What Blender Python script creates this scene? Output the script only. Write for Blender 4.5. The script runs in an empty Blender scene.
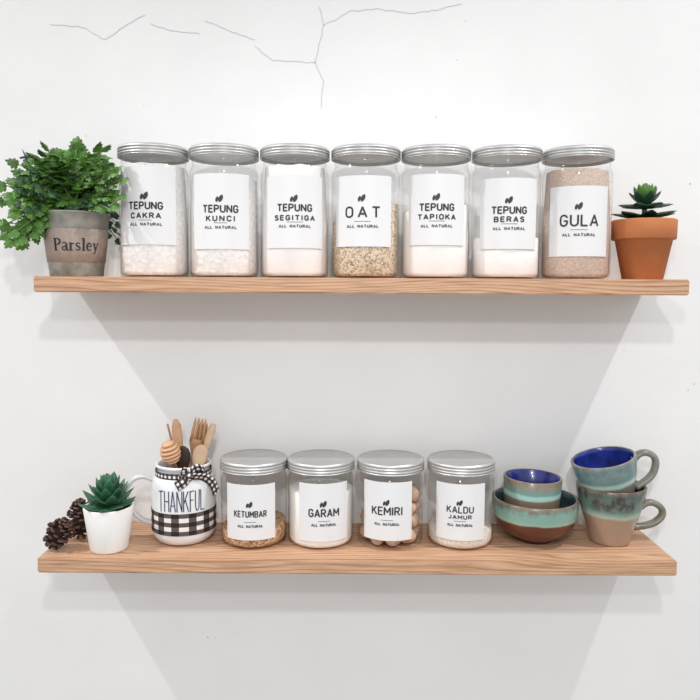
import bpy, bmesh, math, random
from mathutils import Vector, Matrix, Euler
random.seed(7)
PI = math.pi; R_ = math.radians
scn = bpy.context.scene
COL = scn.collection

# ------------------------------------------------------------------ camera
F = 700.0; CY = -0.875; ZC = 0.351; PITCH = R_(4.0); ROLL = R_(0.3); SH = 16.0
UP_Z = 0.36; SH_D = 0.14; SH_T = 0.0198
cam_d = bpy.data.cameras.new('camera'); cam = bpy.data.objects.new('camera', cam_d); COL.objects.link(cam)
cam_d.sensor_width = 36; cam_d.lens = 36; cam_d.shift_y = -SH/700; cam_d.clip_start = .01
cam.location = (0, CY, ZC)
ROT = Matrix.Rotation(PI/2-PITCH, 3, 'X') @ Matrix.Rotation(ROLL, 3, 'Z')
cam.rotation_euler = ROT.to_euler()
scn.camera = cam
def at(px, py, Y):
    d = ROT @ Vector(((px-350)/F, (350-SH-py)/F, -1))
    t = (Y-CY)/d.y
    return Vector((0, CY, ZC)) + d*t
def mpp(Y, z=0.2):                      # metres per pixel at a depth
    return ((Y-CY)*math.cos(PITCH)+(ZC-z)*math.sin(PITCH))/F

# ------------------------------------------------------------------ materials
def nt(name):
    m = bpy.data.materials.new(name); m.use_nodes = True
    n = m.node_tree.nodes; l = m.node_tree.links
    return m, n, l, n['Principled BSDF'], n['Material Output']
def simple(name, col, rough=.5, metal=0, spec=.5, noise=0, nscale=40, bump=0, bscale=80, coat=0, sss=0):
    m, n, l, b, o = nt(name)
    b.inputs['Base Color'].default_value = (*col, 1); b.inputs['Roughness'].default_value = rough
    b.inputs['Metallic'].default_value = metal; b.inputs['Specular IOR Level'].default_value = spec
    b.inputs['Coat Weight'].default_value = coat
    if noise or bump:
        tc = n.new('ShaderNodeTexCoord')
    if noise:
        t = n.new('ShaderNodeTexNoise'); t.inputs['Scale'].default_value = nscale; t.inputs['Detail'].default_value = 5
        l.new(tc.outputs['Object'], t.inputs['Vector'])
        r = n.new('ShaderNodeValToRGB'); r.color_ramp.elements[0].position = .3; r.color_ramp.elements[1].position = .7
        r.color_ramp.elements[0].color = (*[c*(1-noise) for c in col], 1)
        r.color_ramp.elements[1].color = (*[min(1, c*(1+noise*.6)) for c in col], 1)
        l.new(t.outputs['Fac'], r.inputs['Fac']); l.new(r.outputs['Color'], b.inputs['Base Color'])
    if bump:
        t = n.new('ShaderNodeTexNoise'); t.inputs['Scale'].default_value = bscale; t.inputs['Detail'].default_value = 6
        l.new(tc.outputs['Object'], t.inputs['Vector'])
        bp = n.new('ShaderNodeBump'); bp.inputs['Strength'].default_value = bump; bp.inputs['Distance'].default_value = .002
        l.new(t.outputs['Fac'], bp.inputs['Height']); l.new(bp.outputs['Normal'], b.inputs['Normal'])
    return m
def math_node(n, l, op, a, b=None, c=None):
    x = n.new('ShaderNodeMath'); x.operation = op
    for i, v in enumerate((a, b, c)):
        if v is None: continue
        if isinstance(v, (int, float)): x.inputs[i].default_value = v
        else: l.new(v, x.inputs[i])
    return x.outputs[0]
def wood(name, light, mid, dark, ring=150, sx=.035, rough=.55, seed=0):
    m, n, l, b, o = nt(name)
    tc = n.new('ShaderNodeTexCoord')
    mp = n.new('ShaderNodeMapping'); mp.inputs['Scale'].default_value = (sx*10, 3.2, 3.2); mp.inputs['Location'].default_value = (seed, seed*.3, 0)
    l.new(tc.outputs['Object'], mp.inputs['Vector'])
    big = n.new('ShaderNodeTexNoise'); big.inputs['Scale'].default_value = 6; big.inputs['Detail'].default_value = 1.5
    l.new(mp.outputs[0], big.inputs['Vector'])
    sep = n.new('ShaderNodeSeparateXYZ'); l.new(tc.outputs['Object'], sep.inputs[0])
    # growth rings: height over a gently wandering field, cut lengthwise
    h = math_node(n, l, 'ADD', math_node(n, l, 'MULTIPLY', sep.outputs['Z'], ring*1.3), math_node(n, l, 'MULTIPLY', sep.outputs['Y'], ring*.75))
    h = math_node(n, l, 'ADD', h, math_node(n, l, 'MULTIPLY', big.outputs['Fac'], ring*.085))
    s = math_node(n, l, 'FRACT', h)
    fine = n.new('ShaderNodeTexNoise'); fine.inputs['Scale'].default_value = 1; fine.inputs['Detail'].default_value = 5
    mp2 = n.new('ShaderNodeMapping'); mp2.inputs['Scale'].default_value = (18, 420, 420)
    l.new(tc.outputs['Object'], mp2.inputs['Vector']); l.new(mp2.outputs[0], fine.inputs['Vector'])
    r = n.new('ShaderNodeValToRGB'); e = r.color_ramp.elements
    e[0].position = 0; e[0].color = (*dark, 1); e[1].position = 1; e[1].color = (*mid, 1)
    a = e.new(.16); a.color = (*mid, 1); a = e.new(.45); a.color = (*light, 1); a = e.new(.9); a.color = (*mid, 1)
    l.new(s, r.inputs['Fac'])
    r2 = n.new('ShaderNodeValToRGB'); r2.color_ramp.elements[0].position = .32; r2.color_ramp.elements[1].position = .55
    r2.color_ramp.elements[0].color = (.64, .57, .50, 1); r2.color_ramp.elements[1].color = (1, 1, 1, 1)
    l.new(fine.outputs['Fac'], r2.inputs['Fac'])
    mx = n.new('ShaderNodeMix'); mx.data_type = 'RGBA'; mx.blend_type = 'MULTIPLY'; mx.inputs[0].default_value = .8
    l.new(r.outputs['Color'], mx.inputs[6]); l.new(r2.outputs['Color'], mx.inputs[7])
    l.new(mx.outputs[2], b.inputs['Base Color']); b.inputs['Roughness'].default_value = rough
    bp = n.new('ShaderNodeBump'); bp.inputs['Strength'].default_value = .12; bp.inputs['Distance'].default_value = .001
    l.new(fine.outputs['Fac'], bp.inputs['Height']); l.new(bp.outputs['Normal'], b.inputs['Normal'])
    return m
def clear_plastic(name):
    m, n, l, b, o = nt(name); n.remove(b)
    lw = n.new('ShaderNodeLayerWeight'); lw.inputs['Blend'].default_value = .5
    ramp = n.new('ShaderNodeValToRGB'); e = ramp.color_ramp.elements
    e[0].position = .55; e[0].color = (.996, .996, .995, 1); e[1].position = 1; e[1].color = (.64, .59, .56, 1)
    a = e.new(.84); a.color = (.992, .99, .987, 1)
    l.new(lw.outputs['Facing'], ramp.inputs['Fac'])
    tr = n.new('ShaderNodeBsdfTransparent'); l.new(ramp.outputs['Color'], tr.inputs['Color'])
    gl = n.new('ShaderNodeBsdfGlossy'); gl.inputs['Roughness'].default_value = .09
    k = math_node(n, l, 'ADD', math_node(n, l, 'MULTIPLY', math_node(n, l, 'POWER', lw.outputs['Facing'], 4.5), .5), .022)
    mx = n.new('ShaderNodeMixShader'); l.new(k, mx.inputs[0]); l.new(tr.outputs[0], mx.inputs[1]); l.new(gl.outputs[0], mx.inputs[2])
    l.new(mx.outputs[0], o.inputs['Surface'])
    return m
def gingham(name, nu, nv, c0, c1, c2):
    m, n, l, b, o = nt(name)
    uv = n.new('ShaderNodeUVMap'); sep = n.new('ShaderNodeSeparateXYZ'); l.new(uv.outputs[0], sep.inputs[0])
    a = math_node(n, l, 'LESS_THAN', math_node(n, l, 'FRACT', math_node(n, l, 'MULTIPLY', sep.outputs[0], nu)), .5)
    c = math_node(n, l, 'LESS_THAN', math_node(n, l, 'FRACT', math_node(n, l, 'MULTIPLY', sep.outputs[1], nv)), .5)
    s = math_node(n, l, 'MULTIPLY', math_node(n, l, 'ADD', a, c), .5)
    r = n.new('ShaderNodeValToRGB'); r.color_ramp.interpolation = 'CONSTANT'; e = r.color_ramp.elements
    e[0].color = (*c0, 1); e[1].position = .75; e[1].color = (*c2, 1); x = e.new(.25); x.color = (*c1, 1)
    l.new(s, r.inputs['Fac']); l.new(r.outputs['Color'], b.inputs['Base Color']); b.inputs['Roughness'].default_value = .8
    return m
def glaze(name, stops, speck, speckcol, zmax, nscale=90):
    """glazed stoneware: colour bands up the height (object Z / zmax) with a wobbling edge and speckles"""
    m, n, l, b, o = nt(name)
    tc = n.new('ShaderNodeTexCoord'); sep = n.new('ShaderNodeSeparateXYZ'); l.new(tc.outputs['Object'], sep.inputs[0])
    t = n.new('ShaderNodeTexNoise'); t.inputs['Scale'].default_value = 35; t.inputs['Detail'].default_value = 3
    l.new(tc.outputs['Object'], t.inputs['Vector'])
    z = math_node(n, l, 'DIVIDE', sep.outputs['Z'], zmax)
    z = math_node(n, l, 'ADD', z, math_node(n, l, 'MULTIPLY', math_node(n, l, 'SUBTRACT', t.outputs['Fac'], .5), .09))
    r = n.new('ShaderNodeValToRGB'); e = r.color_ramp.elements
    e[0].position = stops[0][0]; e[0].color = (*stops[0][1], 1); e[1].position = stops[-1][0]; e[1].color = (*stops[-1][1], 1)
    for p, c in stops[1:-1]:
        x = e.new(p); x.color = (*c, 1)
    l.new(z, r.inputs['Fac'])
    t2 = n.new('ShaderNodeTexNoise'); t2.inputs['Scale'].default_value = nscale; t2.inputs['Detail'].default_value = 6; t2.inputs['Roughness'].default_value = .7
    mp = n.new('ShaderNodeMapping'); mp.inputs['Scale'].default_value = (1, 1, .6)
    l.new(tc.outputs['Object'], mp.inputs[0]); l.new(mp.outputs[0], t2.inputs['Vector'])
    mk = n.new('ShaderNodeMapRange'); mk.inputs['From Min'].default_value = .45; mk.inputs['From Max'].default_value = .60
    l.new(t2.outputs['Fac'], mk.inputs[0])
    zz = n.new('ShaderNodeMapRange'); zz.inputs['From Min'].default_value = speck; zz.inputs['From Max'].default_value = speck+.12; l.new(z, zz.inputs[0])
    f = math_node(n, l, 'MULTIPLY', mk.outputs[0], zz.outputs[0])
    mx = n.new('ShaderNodeMix'); mx.data_type = 'RGBA'; l.new(f, mx.inputs[0]); l.new(r.outputs['Color'], mx.inputs[6]); mx.inputs[7].default_value = (*speckcol, 1)
    l.new(mx.outputs[2], b.inputs['Base Color']); b.inputs['Roughness'].default_value = .28; b.inputs['Coat Weight'].default_value = .25
    return m
def grains(name, c1, c2, c3, scale, bump=.6):
    m, n, l, b, o = nt(name)
    tc = n.new('ShaderNodeTexCoord'); v = n.new('ShaderNodeTexVoronoi'); v.inputs['Scale'].default_value = scale
    l.new(tc.outputs['Object'], v.inputs['Vector'])
    sp = n.new('ShaderNodeSeparateColor'); l.new(v.outputs['Color'], sp.inputs[0])
    r = n.new('ShaderNodeValToRGB'); e = r.color_ramp.elements
    e[0].color = (*c1, 1); e[1].color = (*c3, 1); x = e.new(.45); x.color = (*c2, 1)
    l.new(sp.outputs[0], r.inputs['Fac']); l.new(r.outputs['Color'], b.inputs['Base Color']); b.inputs['Roughness'].default_value = .85
    bp = n.new('ShaderNodeBump'); bp.inputs['Strength'].default_value = bump; bp.inputs['Distance'].default_value = .0012; bp.invert = True
    l.new(v.outputs['Distance'], bp.inputs['Height']); l.new(bp.outputs['Normal'], b.inputs['Normal'])
    return m

M = {}
M['wall'] = simple('white_plaster', (.87, .872, .87), .85, noise=.03, nscale=7, bump=.4, bscale=22)
M['crack'] = simple('hairline_crack', (.60, .61, .63), .9)
M['speck'] = simple('wall_speck', (.45, .45, .47), .9)
M['oak'] = wood('shelf_wood', (.66, .42, .27), (.56, .325, .195), (.33, .165, .085))
M['oak2'] = wood('shelf_wood_b', (.66, .42, .27), (.56, .325, .195), (.33, .165, .085), seed=3.7)
M['pet'] = clear_plastic('clear_plastic')
M['alu'] = simple('brushed_aluminium', (.60, .60, .595), .45, metal=.8, noise=.08, nscale=25)
M['liner'] = simple('lid_liner_white', (.78, .77, .75), .6)
M['paper'] = simple('white_paper', (.785, .79, .80), .6)
M['ink'] = simple('dark_ink', (.035, .037, .042), .6)
M['ink_soft'] = simple('grey_ink', (.13, .13, .14), .6)
M['flour'] = simple('flour', (.93, .905, .89), .95, noise=.035, nscale=60, bump=.3, bscale=120)
M['flour_sp'] = simple('lumpy_flour', (.93, .915, .90), .95, noise=.13, nscale=190, bump=.7, bscale=170)
M['flour_wh'] = simple('starch', (.94, .92, .90), .95, noise=.03, nscale=60, bump=.2, bscale=120)
M['oats'] = grains('oats', (.36, .23, .13), (.66, .53, .39), (.80, .70, .57), 420)
M['sugar'] = grains('raw_sugar', (.50, .37, .30), (.64, .50, .42), (.74, .61, .53), 900, .4)
M['coriander'] = grains('coriander_seed', (.26, .13, .05), (.50, .29, .15), (.70, .48, .32), 330)
M['salt'] = simple('salt', (.94, .92, .87), .9, noise=.03, nscale=200, bump=.2, bscale=300)
M['stock'] = grains('stock_powder', (.66, .56, .45), (.80, .72, .62), (.86, .80, .72), 700, .4)
M['nut'] = simple('candlenut', (.60, .40, .28), .5, noise=.3, nscale=70, bump=.5, bscale=120)
M['zinc'] = simple('weathered_zinc', (.385, .39, .355), .6, metal=.25, noise=.35, nscale=60, bump=.4, bscale=150)
M['burlap'] = simple('kraft_band', (.42, .335, .285), .9, noise=.14, nscale=160, bump=.3, bscale=300)
M['soil'] = simple('dark_soil', (.03, .022, .015), 1, noise=.3, nscale=120, bump=.8)
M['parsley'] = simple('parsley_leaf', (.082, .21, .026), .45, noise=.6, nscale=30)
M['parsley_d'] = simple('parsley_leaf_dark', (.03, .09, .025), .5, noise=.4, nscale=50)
M['stem'] = simple('green_stem', (.14, .22, .06), .6)
M['twig'] = simple('dark_twig', (.06, .05, .07), .7)
M['terracotta'] = simple('terracotta', (.49, .17, .060), .8, noise=.09, nscale=30, bump=.15, bscale=120)
M['succ_d'] = simple('dark_succulent', (.018, .060, .028), .38, noise=.35, nscale=60)
M['succ_l'] = simple('bright_succulent', (.10, .26, .04), .4, noise=.3, nscale=60)
M['succ_g'] = simple('green_succulent', (.04, .145, .07), .42, noise=.4, nscale=50)
M['whitepot'] = simple('white_ceramic', (.86, .85, .83), .42)
M['enamel'] = simple('white_enamel', (.82, .84, .86), .22, coat=.4)
M['glassy'] = simple('pale_grey_glass', (.64, .66, .66), .15, coat=.5)
M['cone'] = simple('pine_cone', (.045, .018, .013), .75, noise=.45, nscale=70, bump=.5)
M['cone_tip'] = simple('pine_cone_tip', (.115, .058, .044), .8, noise=.4, nscale=90)
M['plaid'] = gingham('buffalo_plaid', 1, 1, (.83, .80, .78), (.10, .075, .07), (.014, .010, .010))
M['ribbon'] = gingham('gingham_ribbon', 1, 1, (.84, .82, .80), (.10, .07, .07), (.012, .009, .01))
M['navy'] = simple('navy_paint', (.03, .055, .10), .5)
W1 = dict(ring=90)
M['spoonwood'] = simple('pale_beech', (.66, .39, .23), .6, noise=.15, nscale=45)
M['spoonwood2'] = simple('tan_wood', (.50, .27, .135), .6, noise=.2, nscale=55)
M['spoonwood3'] = simple('light_wood', (.70, .50, .34), .6, noise=.12, nscale=45)
M['darkwood'] = simple('dark_wood', (.035, .018, .012), .5)
TAU_, TURQ, LTURQ = (.27, .215, .165), (.13, .27, .255), (.30, .52, .45)
M['blue'] = simple('cobalt_glaze', (.018, .035, .27), .25, noise=.5, nscale=55, coat=.5)
M['bowl_in'] = simple('dark_teal_glaze', (.04, .085, .10), .25, noise=.5, nscale=55, coat=.5)
M['mug_low'] = glaze('glaze_lower_mug', [(0, (.40, .275, .195)), (.50, (.37, .26, .19)), (.54, (.42, .50, .40)), (.60, (.25, .38, .32)), (.66, (.15, .235, .20)), (.93, (.09, .13, .115)), (.99, (.16, .12, .085))], .6, (.06, .05, .04), .079)
M['mug_up'] = glaze('glaze_upper_mug', [(0, (.23, .195, .16)), (.55, (.23, .195, .16)), (.58, (.38, .55, .48)), (.63, (.36, .54, .48)), (.68, (.14, .24, .24)), (.93, (.12, .20, .215)), (.985, (.20, .17, .12))], .7, (.20, .28, .26), .079)
M['cup_g'] = glaze('glaze_cup', [(0, (.22, .15, .10)), (.67, (.22, .16, .11)), (.70, (.36, .56, .50)), (.76, (.34, .55, .49)), (.795, (.15, .28, .26)), (.88, (.18, .23, .19)), (.94, (.23, .17, .12)), (.99, (.22, .16, .11))], .80, (.17, .17, .12), .0755)
M['bowl_g'] = glaze('glaze_bowl', [(0, (.085, .022, .011)), (.57, (.125, .034, .017)), (.61, (.33, .48, .39)), (.67, (.25, .42, .36)), (.86, (.20, .37, .32)), (.93, (.16, .22, .18)), (.99, (.22, .17, .12))], .8, (.16, .13, .09), .059)
M['handle_g'] = simple('handle_glaze', (.21, .195, .15), .3, noise=.35, nscale=60, coat=.2)
M['handle_u'] = simple('handle_glaze_upper', (.24, .24, .20), .3, noise=.3, nscale=60, coat=.2)

# ------------------------------------------------------------------ mesh helpers
def link(name, me, mats, parent=None, smooth=True):
    o = bpy.data.objects.new(name, me); COL.objects.link(o)
    for m in (mats if isinstance(mats, (list, tuple)) else [mats]): me.materials.append(m)
    if smooth:
        for p in me.polygons: p.use_smooth = True
    if parent: o.parent = parent
    return o
def build(name, verts, faces, mats, parent=None, smooth=True, mi=None, uvs=None):
    me = bpy.data.meshes.new(name); me.from_pydata([tuple(v) for v in verts], [], faces)
    if mi:
        for p, k in zip(me.polygons, mi): p.material_index = k
    if uvs:
        ul = me.uv_layers.new(name='UVMap')
        for lp in me.loops: ul.data[lp.index].uv = uvs[lp.vertex_index]
    me.update()
    return link(name, me, mats, parent, smooth)
def lathe_data(prof, seg=64):
    V, Fc = [], []; rings = []
    for r, z in prof:
        if r < 1e-6: rings.append([len(V)]); V.append((0, 0, z))
        else:
            rings.append(list(range(len(V), len(V)+seg)))
            V += [(r*math.cos(2*PI*i/seg), r*math.sin(2*PI*i/seg), z) for i in range(seg)]
    for a, b in zip(rings, rings[1:]):
        for i in range(seg):
            j = (i+1) % seg
            if len(a) == 1 and len(b) == 1: continue
            if len(a) == 1: Fc.append((a[0], b[j], b[i]))
            elif len(b) == 1: Fc.append((a[i], a[j], b[0]))
            else: Fc.append((a[i], a[j], b[j], b[i]))
    return V, Fc
def lathe(name, prof, mat, parent=None, seg=64, mi_fn=None):
    V, Fc = lathe_data(prof, seg)
    mi = None
    if mi_fn:
        mi = [mi_fn(sum(math.hypot(V[i][0], V[i][1]) for i in f)/len(f), sum(V[i][2] for i in f)/len(f)) for f in Fc]
    return build(name, V, Fc, mat, parent, True, mi)
def box(name, x0, x1, y0, y1, z0, z1, mat, parent=None, bev=.0015):
    bm = bmesh.new(); bmesh.ops.create_cube(bm, size=1)
    for v in bm.verts: v.co = Vector(((x0+x1)/2+v.co.x*(x1-x0), (y0+y1)/2+v.co.y*(y1-y0), (z0+z1)/2+v.co.z*(z1-z0)))
    if bev: bmesh.ops.bevel(bm, geom=bm.edges[:], offset=bev, segments=2, affect='EDGES')
    me = bpy.data.meshes.new(name); bm.to_mesh(me); bm.free()
    return link(name, me, mat, parent, False)
def tube_data(pts, rads, seg=12, flat=1.0, V=None, Fc=None, cap=True):
    V = [] if V is None else V; Fc = [] if Fc is None else Fc
    pts = [Vector(p) for p in pts]; prev = None; rings = []
    for i, p in enumerate(pts):
        t = (pts[min(i+1, len(pts)-1)]-pts[max(i-1, 0)]).normalized()
        if prev is None:
            a = Vector((0, -1, 0)) if abs(t.y) < .9 else Vector((1, 0, 0))
            u = (a-t*a.dot(t)).normalized()
        else: u = (prev-t*prev.dot(t)).normalized()
        prev = u; w = t.cross(u)
        r = rads[i] if isinstance(rads, (list, tuple)) else rads
        rings.append(list(range(len(V), len(V)+seg)))
        for k in range(seg):
            a = 2*PI*k/seg
            V.append(p+u*(r*flat*math.cos(a))+w*(r*math.sin(a)))
    for a, b in zip(rings, rings[1:]):
        for k in range(seg):
            j = (k+1) % seg; Fc.append((a[k], a[j], b[j], b[k]))
    if cap: Fc.append(tuple(reversed(rings[0]))); Fc.append(tuple(rings[-1]))
    return V, Fc
def bez(p0, p1, p2, p3, n=14):
    p0, p1, p2, p3 = map(Vector, (p0, p1, p2, p3)); out = []
    for i in range(n+1):
        t = i/n; out.append(p0*(1-t)**3+p1*3*t*(1-t)**2+p2*3*t*t*(1-t)+p3*t**3)
    return out
def spline(pts, n=8):
    P = [Vector(p) for p in pts]; P = [P[0]*2-P[1]]+P+[P[-1]*2-P[-2]]; out = []
    for i in range(1, len(P)-2):
        for k in range(n):
            t = k/n; a, b, c, d = P[i-1:i+3]
            out.append(.5*((2*b)+(c-a)*t+(2*a-5*b+4*c-d)*t*t+(3*b-a-3*c+d)*t**3))
    out.append(P[-2]); return out
def tag(o, label=None, cat=None, group=None, kind=None):
    if label: o['label'] = label
    if cat: o['category'] = cat
    if group: o['group'] = group
    if kind: o['kind'] = kind
    return o
def thing(name, loc, label, cat, group=None, rotz=0):
    o = bpy.data.objects.new(name, None); COL.objects.link(o); o.empty_display_size = .02
    o.location = loc; o.rotation_euler = (0, 0, rotz)
    return tag(o, label, cat, group)

# ------------------------------------------------------------------ stroke lettering
def arc(cx, cy, rx, ry, a0, a1, n=10):
    return [(cx+rx*math.cos(R_(a0+(a1-a0)*i/n)), cy+ry*math.sin(R_(a0+(a1-a0)*i/n))) for i in range(n+1)]
G = {
 'A': (.62, [[(0, 0), (.31, 1), (.62, 0)], [(.11, .3), (.51, .3)]]),
 'B': (.56, [[(0, 0), (0, 1), (.3, 1)]+arc(.3, .77, .22, .23, 90, -90)+[(0, .54)], [(.3, .54)]+arc(.3, .27, .25, .27, 90, -90)+[(0, 0)]]),
 'C': (.56, [arc(.29, .7, .27, .3, 15, 180)+arc(.29, .3, .27, .3, 180, 345)]),
 'D': (.58, [[(0, 0), (0, 1), (.24, 1)]+arc(.24, .68, .32, .32, 90, 0)+arc(.24, .32, .32, .32, 0, -90)+[(0, 0)]]),
 'E': (.48, [[(.48, 0), (0, 0), (0, 1), (.48, 1)], [(0, .52), (.42, .52)]]),
 'F': (.48, [[(0, 0), (0, 1), (.48, 1)], [(0, .5), (.42, .5)]]),
 'G': (.58, [arc(.29, .7, .27, .3, 15, 180)+arc(.29, .3, .27, .3, 180, 360)+[(.56, .46), (.32, .46)]]),
 'H': (.56, [[(0, 0), (0, 1)], [(.56, 0), (.56, 1)], [(0, .5), (.56, .5)]]),
 'I': (.06, [[(.03, 0), (.03, 1)]]),
 'J': (.46, [arc(.21, .24, .21, .24, 190, 360)+[(.42, 1)]]),
 'K': (.56, [[(0, 0), (0, 1)], [(.52, 1), (.02, .4)], [(.2, .6), (.56, 0)]]),
 'L': (.46, [[(0, 1), (0, 0), (.46, 0)]]),
 'M': (.70, [[(0, 0), (0, 1), (.35, .35), (.7, 1), (.7, 0)]]),
 'N': (.58, [[(0, 0), (0, 1), (.58, 0), (.58, 1)]]),
 'O': (.58, [arc(.29, .7, .28, .3, 0, 180)+arc(.29, .3, .28, .3, 180, 360)+[(.57, .7)]]),
 'P': (.54, [[(0, 0), (0, 1), (.28, 1)]+arc(.28, .73, .25, .27, 90, -90)+[(0, .46)]]),
 'R': (.56, [[(0, 0), (0, 1), (.28, 1)]+arc(.28, .74, .25, .26, 90, -90)+[(0, .48)], [(.28, .48), (.55, 0)]]),
 'S': (.54, [arc(.27, .75, .24, .25, 25, 200)+arc(.27, .26, .25, .26, 80, -160)]),
 'T': (.56, [[(0, 1), (.56, 1)], [(.28, 1), (.28, 0)]]),
 'U': (.56, [[(0, 1), (0, .3)]+arc(.28, .29, .28, .29, 180, 360)+[(.56, 1)]]),
 ' ': (.4, []),
}
def ribbon_strokes(strokes, t, V, Fc, sub=.0015):
    """strokes in metres on a plane (u, v); adds flat quads with rounded joints"""
    for st in strokes:
        w = t
        if isinstance(st, tuple): st, w = st
        P = []
        for a, b in zip(st, st[1:]):
            L = math.hypot(b[0]-a[0], b[1]-a[1]); k = max(1, int(L/sub))
            P += [(a[0]+(b[0]-a[0])*i/k, a[1]+(b[1]-a[1])*i/k) for i in range(k)]
        P.append(st[-1])
        for a, b in zip(P, P[1:]):
            dx, dy = b[0]-a[0], b[1]-a[1]; L = math.hypot(dx, dy)
            if L < 1e-9: continue
            dx /= L; dy /= L; h = w/2; e = h*.35
            i = len(V)
            V += [(a[0]-dx*e-dy*h, a[1]-dy*e+dx*h), (a[0]-dx*e+dy*h, a[1]-dy*e-dx*h), (b[0]+dx*e+dy*h, b[1]+dy*e-dx*h), (b[0]+dx*e-dy*h, b[1]+dy*e+dx*h)]
            Fc.append((i, i+1, i+2, i+3))
def text_strokes(s, uc, v0, width, height, gap=.2, glyphs=G):
    tot = sum(glyphs[c][0] for c in s)+gap*(len(s)-1); k = width/tot
    x = uc-width/2; out = []
    for c in s:
        w, sts = glyphs[c]
        for st in sts:
            ww = None
            if isinstance(st, tuple): st, ww = st
            p = [(x+a*k, v0+b*height) for a, b in st]
            out.append((p, ww*height) if ww else p)
        x += (w+gap)*k
    return out
def wrapped(name, V, Fc, surf, mat, parent):
    return build(name, [surf(u, v) for u, v in V], Fc, mat, parent, False)
def cyl_surf(R, off):
    return lambda u, v: ((R+off)*math.sin(u/R), -(R+off)*math.cos(u/R), v)
def leaf_icon(uc, vc, s, V, Fc):
    # two small leaves crossed on one stalk
    for sg, dx, k in ((.5, -.42, .70), (.8, -.12, .95)):
        pts = []
        ang = R_(90+sg*-30)
        for i in range(9):
            t = i/8; w = .235*math.sin(PI*t)**.65*k
            pts.append((t*.95*k, w))
        for a, b in zip(pts, pts[1:]):
            q = []
            for (x, y) in ((a[0], -a[1]), (b[0], -b[1]), (b[0], b[1]), (a[0], a[1])):
                q.append((uc+s*(dx+x*math.cos(ang)-y*math.sin(ang)), vc+s*(-.5+x*math.sin(ang)+y*math.cos(ang))))
            i = len(V); V += q; Fc.append((i, i+1, i+2, i+3))

# ------------------------------------------------------------------ setting: wall with cracks, two shelves
WALL_Y = SH_D
wall = box('wall_back', -1.6, 1.6, WALL_Y, WALL_Y+.1, -1.0, 1.6, M['wall'], bev=0); tag(wall, kind='structure')
def crack(pts, w=.0010):
    P = [at(x, y, WALL_Y) for x, y in pts]
    Q = []
    for a, b in zip(P, P[1:]):
        k = max(2, int((b-a).length/.006))
        for i in range(k):
            p = a.lerp(b, i/k); Q.append((p.x+random.uniform(-.0011, .0011), p.z+random.uniform(-.0011, .0011)))
    Q.append((P[-1].x, P[-1].z))
    V, Fc = [], []; ribbon_strokes([Q], w, V, Fc, .1)
    build('crack', [(u, WALL_Y-.0003, v) for u, v in V], Fc, M['crack'], wall, False)
crack([(50, 24), (82, 27), (106, 40), (120, 29), (135, 20), (145, 15)])
crack([(150, 24), (172, 31), (200, 34)])
crack([(205, 21), (220, 27), (255, 40)])
crack([(255, 47), (272, 60), (315, 63), (324, 80), (321, 108)])
crack([(315, 63), (324, 25), (319, 7)])
crack([(324, 25), (336, 20), (350, 11), (380, 9), (410, 14), (432, 11), (462, 4)])
crack([(560, 182), (585, 181), (612, 182)], .0007)
V, Fc = [], []
for (x, y, r) in [(436, 117, .9), (457, 60, .7), (447, 122, .5), (690, 184, 1.0), (465, 21, .6), (86, 136, .7), (144, 105, .6), (208, 637, .9), (216, 638, .7), (232, 634, .7), (694, 384, .9), (688, 390, .8), (624, 351, .6), (38, 166, .6)]:
    p = at(x, y, WALL_Y); i = len(V); rr = r*.0013
    V += [(p.x+rr*math.cos(k*PI/3)*random.uniform(.6, 1.3), WALL_Y-.0004, p.z+rr*math.sin(k*PI/3)*random.uniform(.6, 1.2)) for k in range(6)]
    Fc.append(tuple(range(i, i+6)))
build('chip', V, Fc, M['speck'], wall, False)

a = at(33, 278, 0).x; b = at(690, 281, 0).x
up = box('wooden_shelf', a, b, 0, SH_D-.0005, UP_Z-SH_T, UP_Z, M['oak'])
tag(up, 'upper floating wooden shelf carrying the seven tall labelled jars', 'shelf', 'floating wooden shelves')
a = at(37, 560, 0).x; b = at(677.5, 564, 0).x
lo = box('wooden_shelf', a, b, 0, SH_D-.0005, -SH_T, 0, M['oak2'])
tag(lo, 'lower floating wooden shelf carrying the four short jars and the pottery', 'shelf', 'floating wooden shelves')

# ------------------------------------------------------------------ jars
RB = .0447; RL = .0462
def jar_meshes(H, lidh, neck, tall):
    rb = RB
    zt = H-lidh                      # underside of the lid
    prof = [(0, .0015), (rb-.008, .0012), (rb-.0045, 0), (rb-.0018, .0012), (rb-.0004, .004), (rb, .008)]
    zs = zt-neck
    prof += [(rb, zs-.010), (rb-.0006, zs-.004), (rb-.0022, zs+.001), (rb-.0034, zs+.0035), (rb-.0036, zs+.006), (rb-.0028, zs+.0075), (rb-.0036, zs+.009), (rb-.0036, zt+.004)]
    body = prof
    l = [(0, H-.0006), (RL-.008, H-.0006), (RL-.0062, H-.0012), (RL-.004, H), (RL-.0018, H-.0004), (RL-.0007, H-.0022)]
    z = H-.0026; n = 3
    st = (lidh-.0035)/n
    for i in range(n):
        l += [(RL-.0001, z-.0004), (RL-.0001, z-st*.5), (RL-.0014, z-st*.66), (RL-.0014, z-st*.84)]
        z -= st
    l += [(RL, z), (RL, H-lidh+.0003), (RL-.0012, H-lidh), (RL-.0016, H-lidh+.001), (RL-.0016, H-.002), (0, H-.002)]
    return body, l
JB_T, JL_T = jar_meshes(1, 1, 1, True), None
TALL_H = .1700; TALL_LID = .0142; SHORT_H = .1160; SHORT_LID = .0150
bt, lt = jar_meshes(TALL_H, TALL_LID, .0135, True)
bs, ls = jar_meshes(SHORT_H, SHORT_LID, .008, False)
proto = {}
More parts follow.
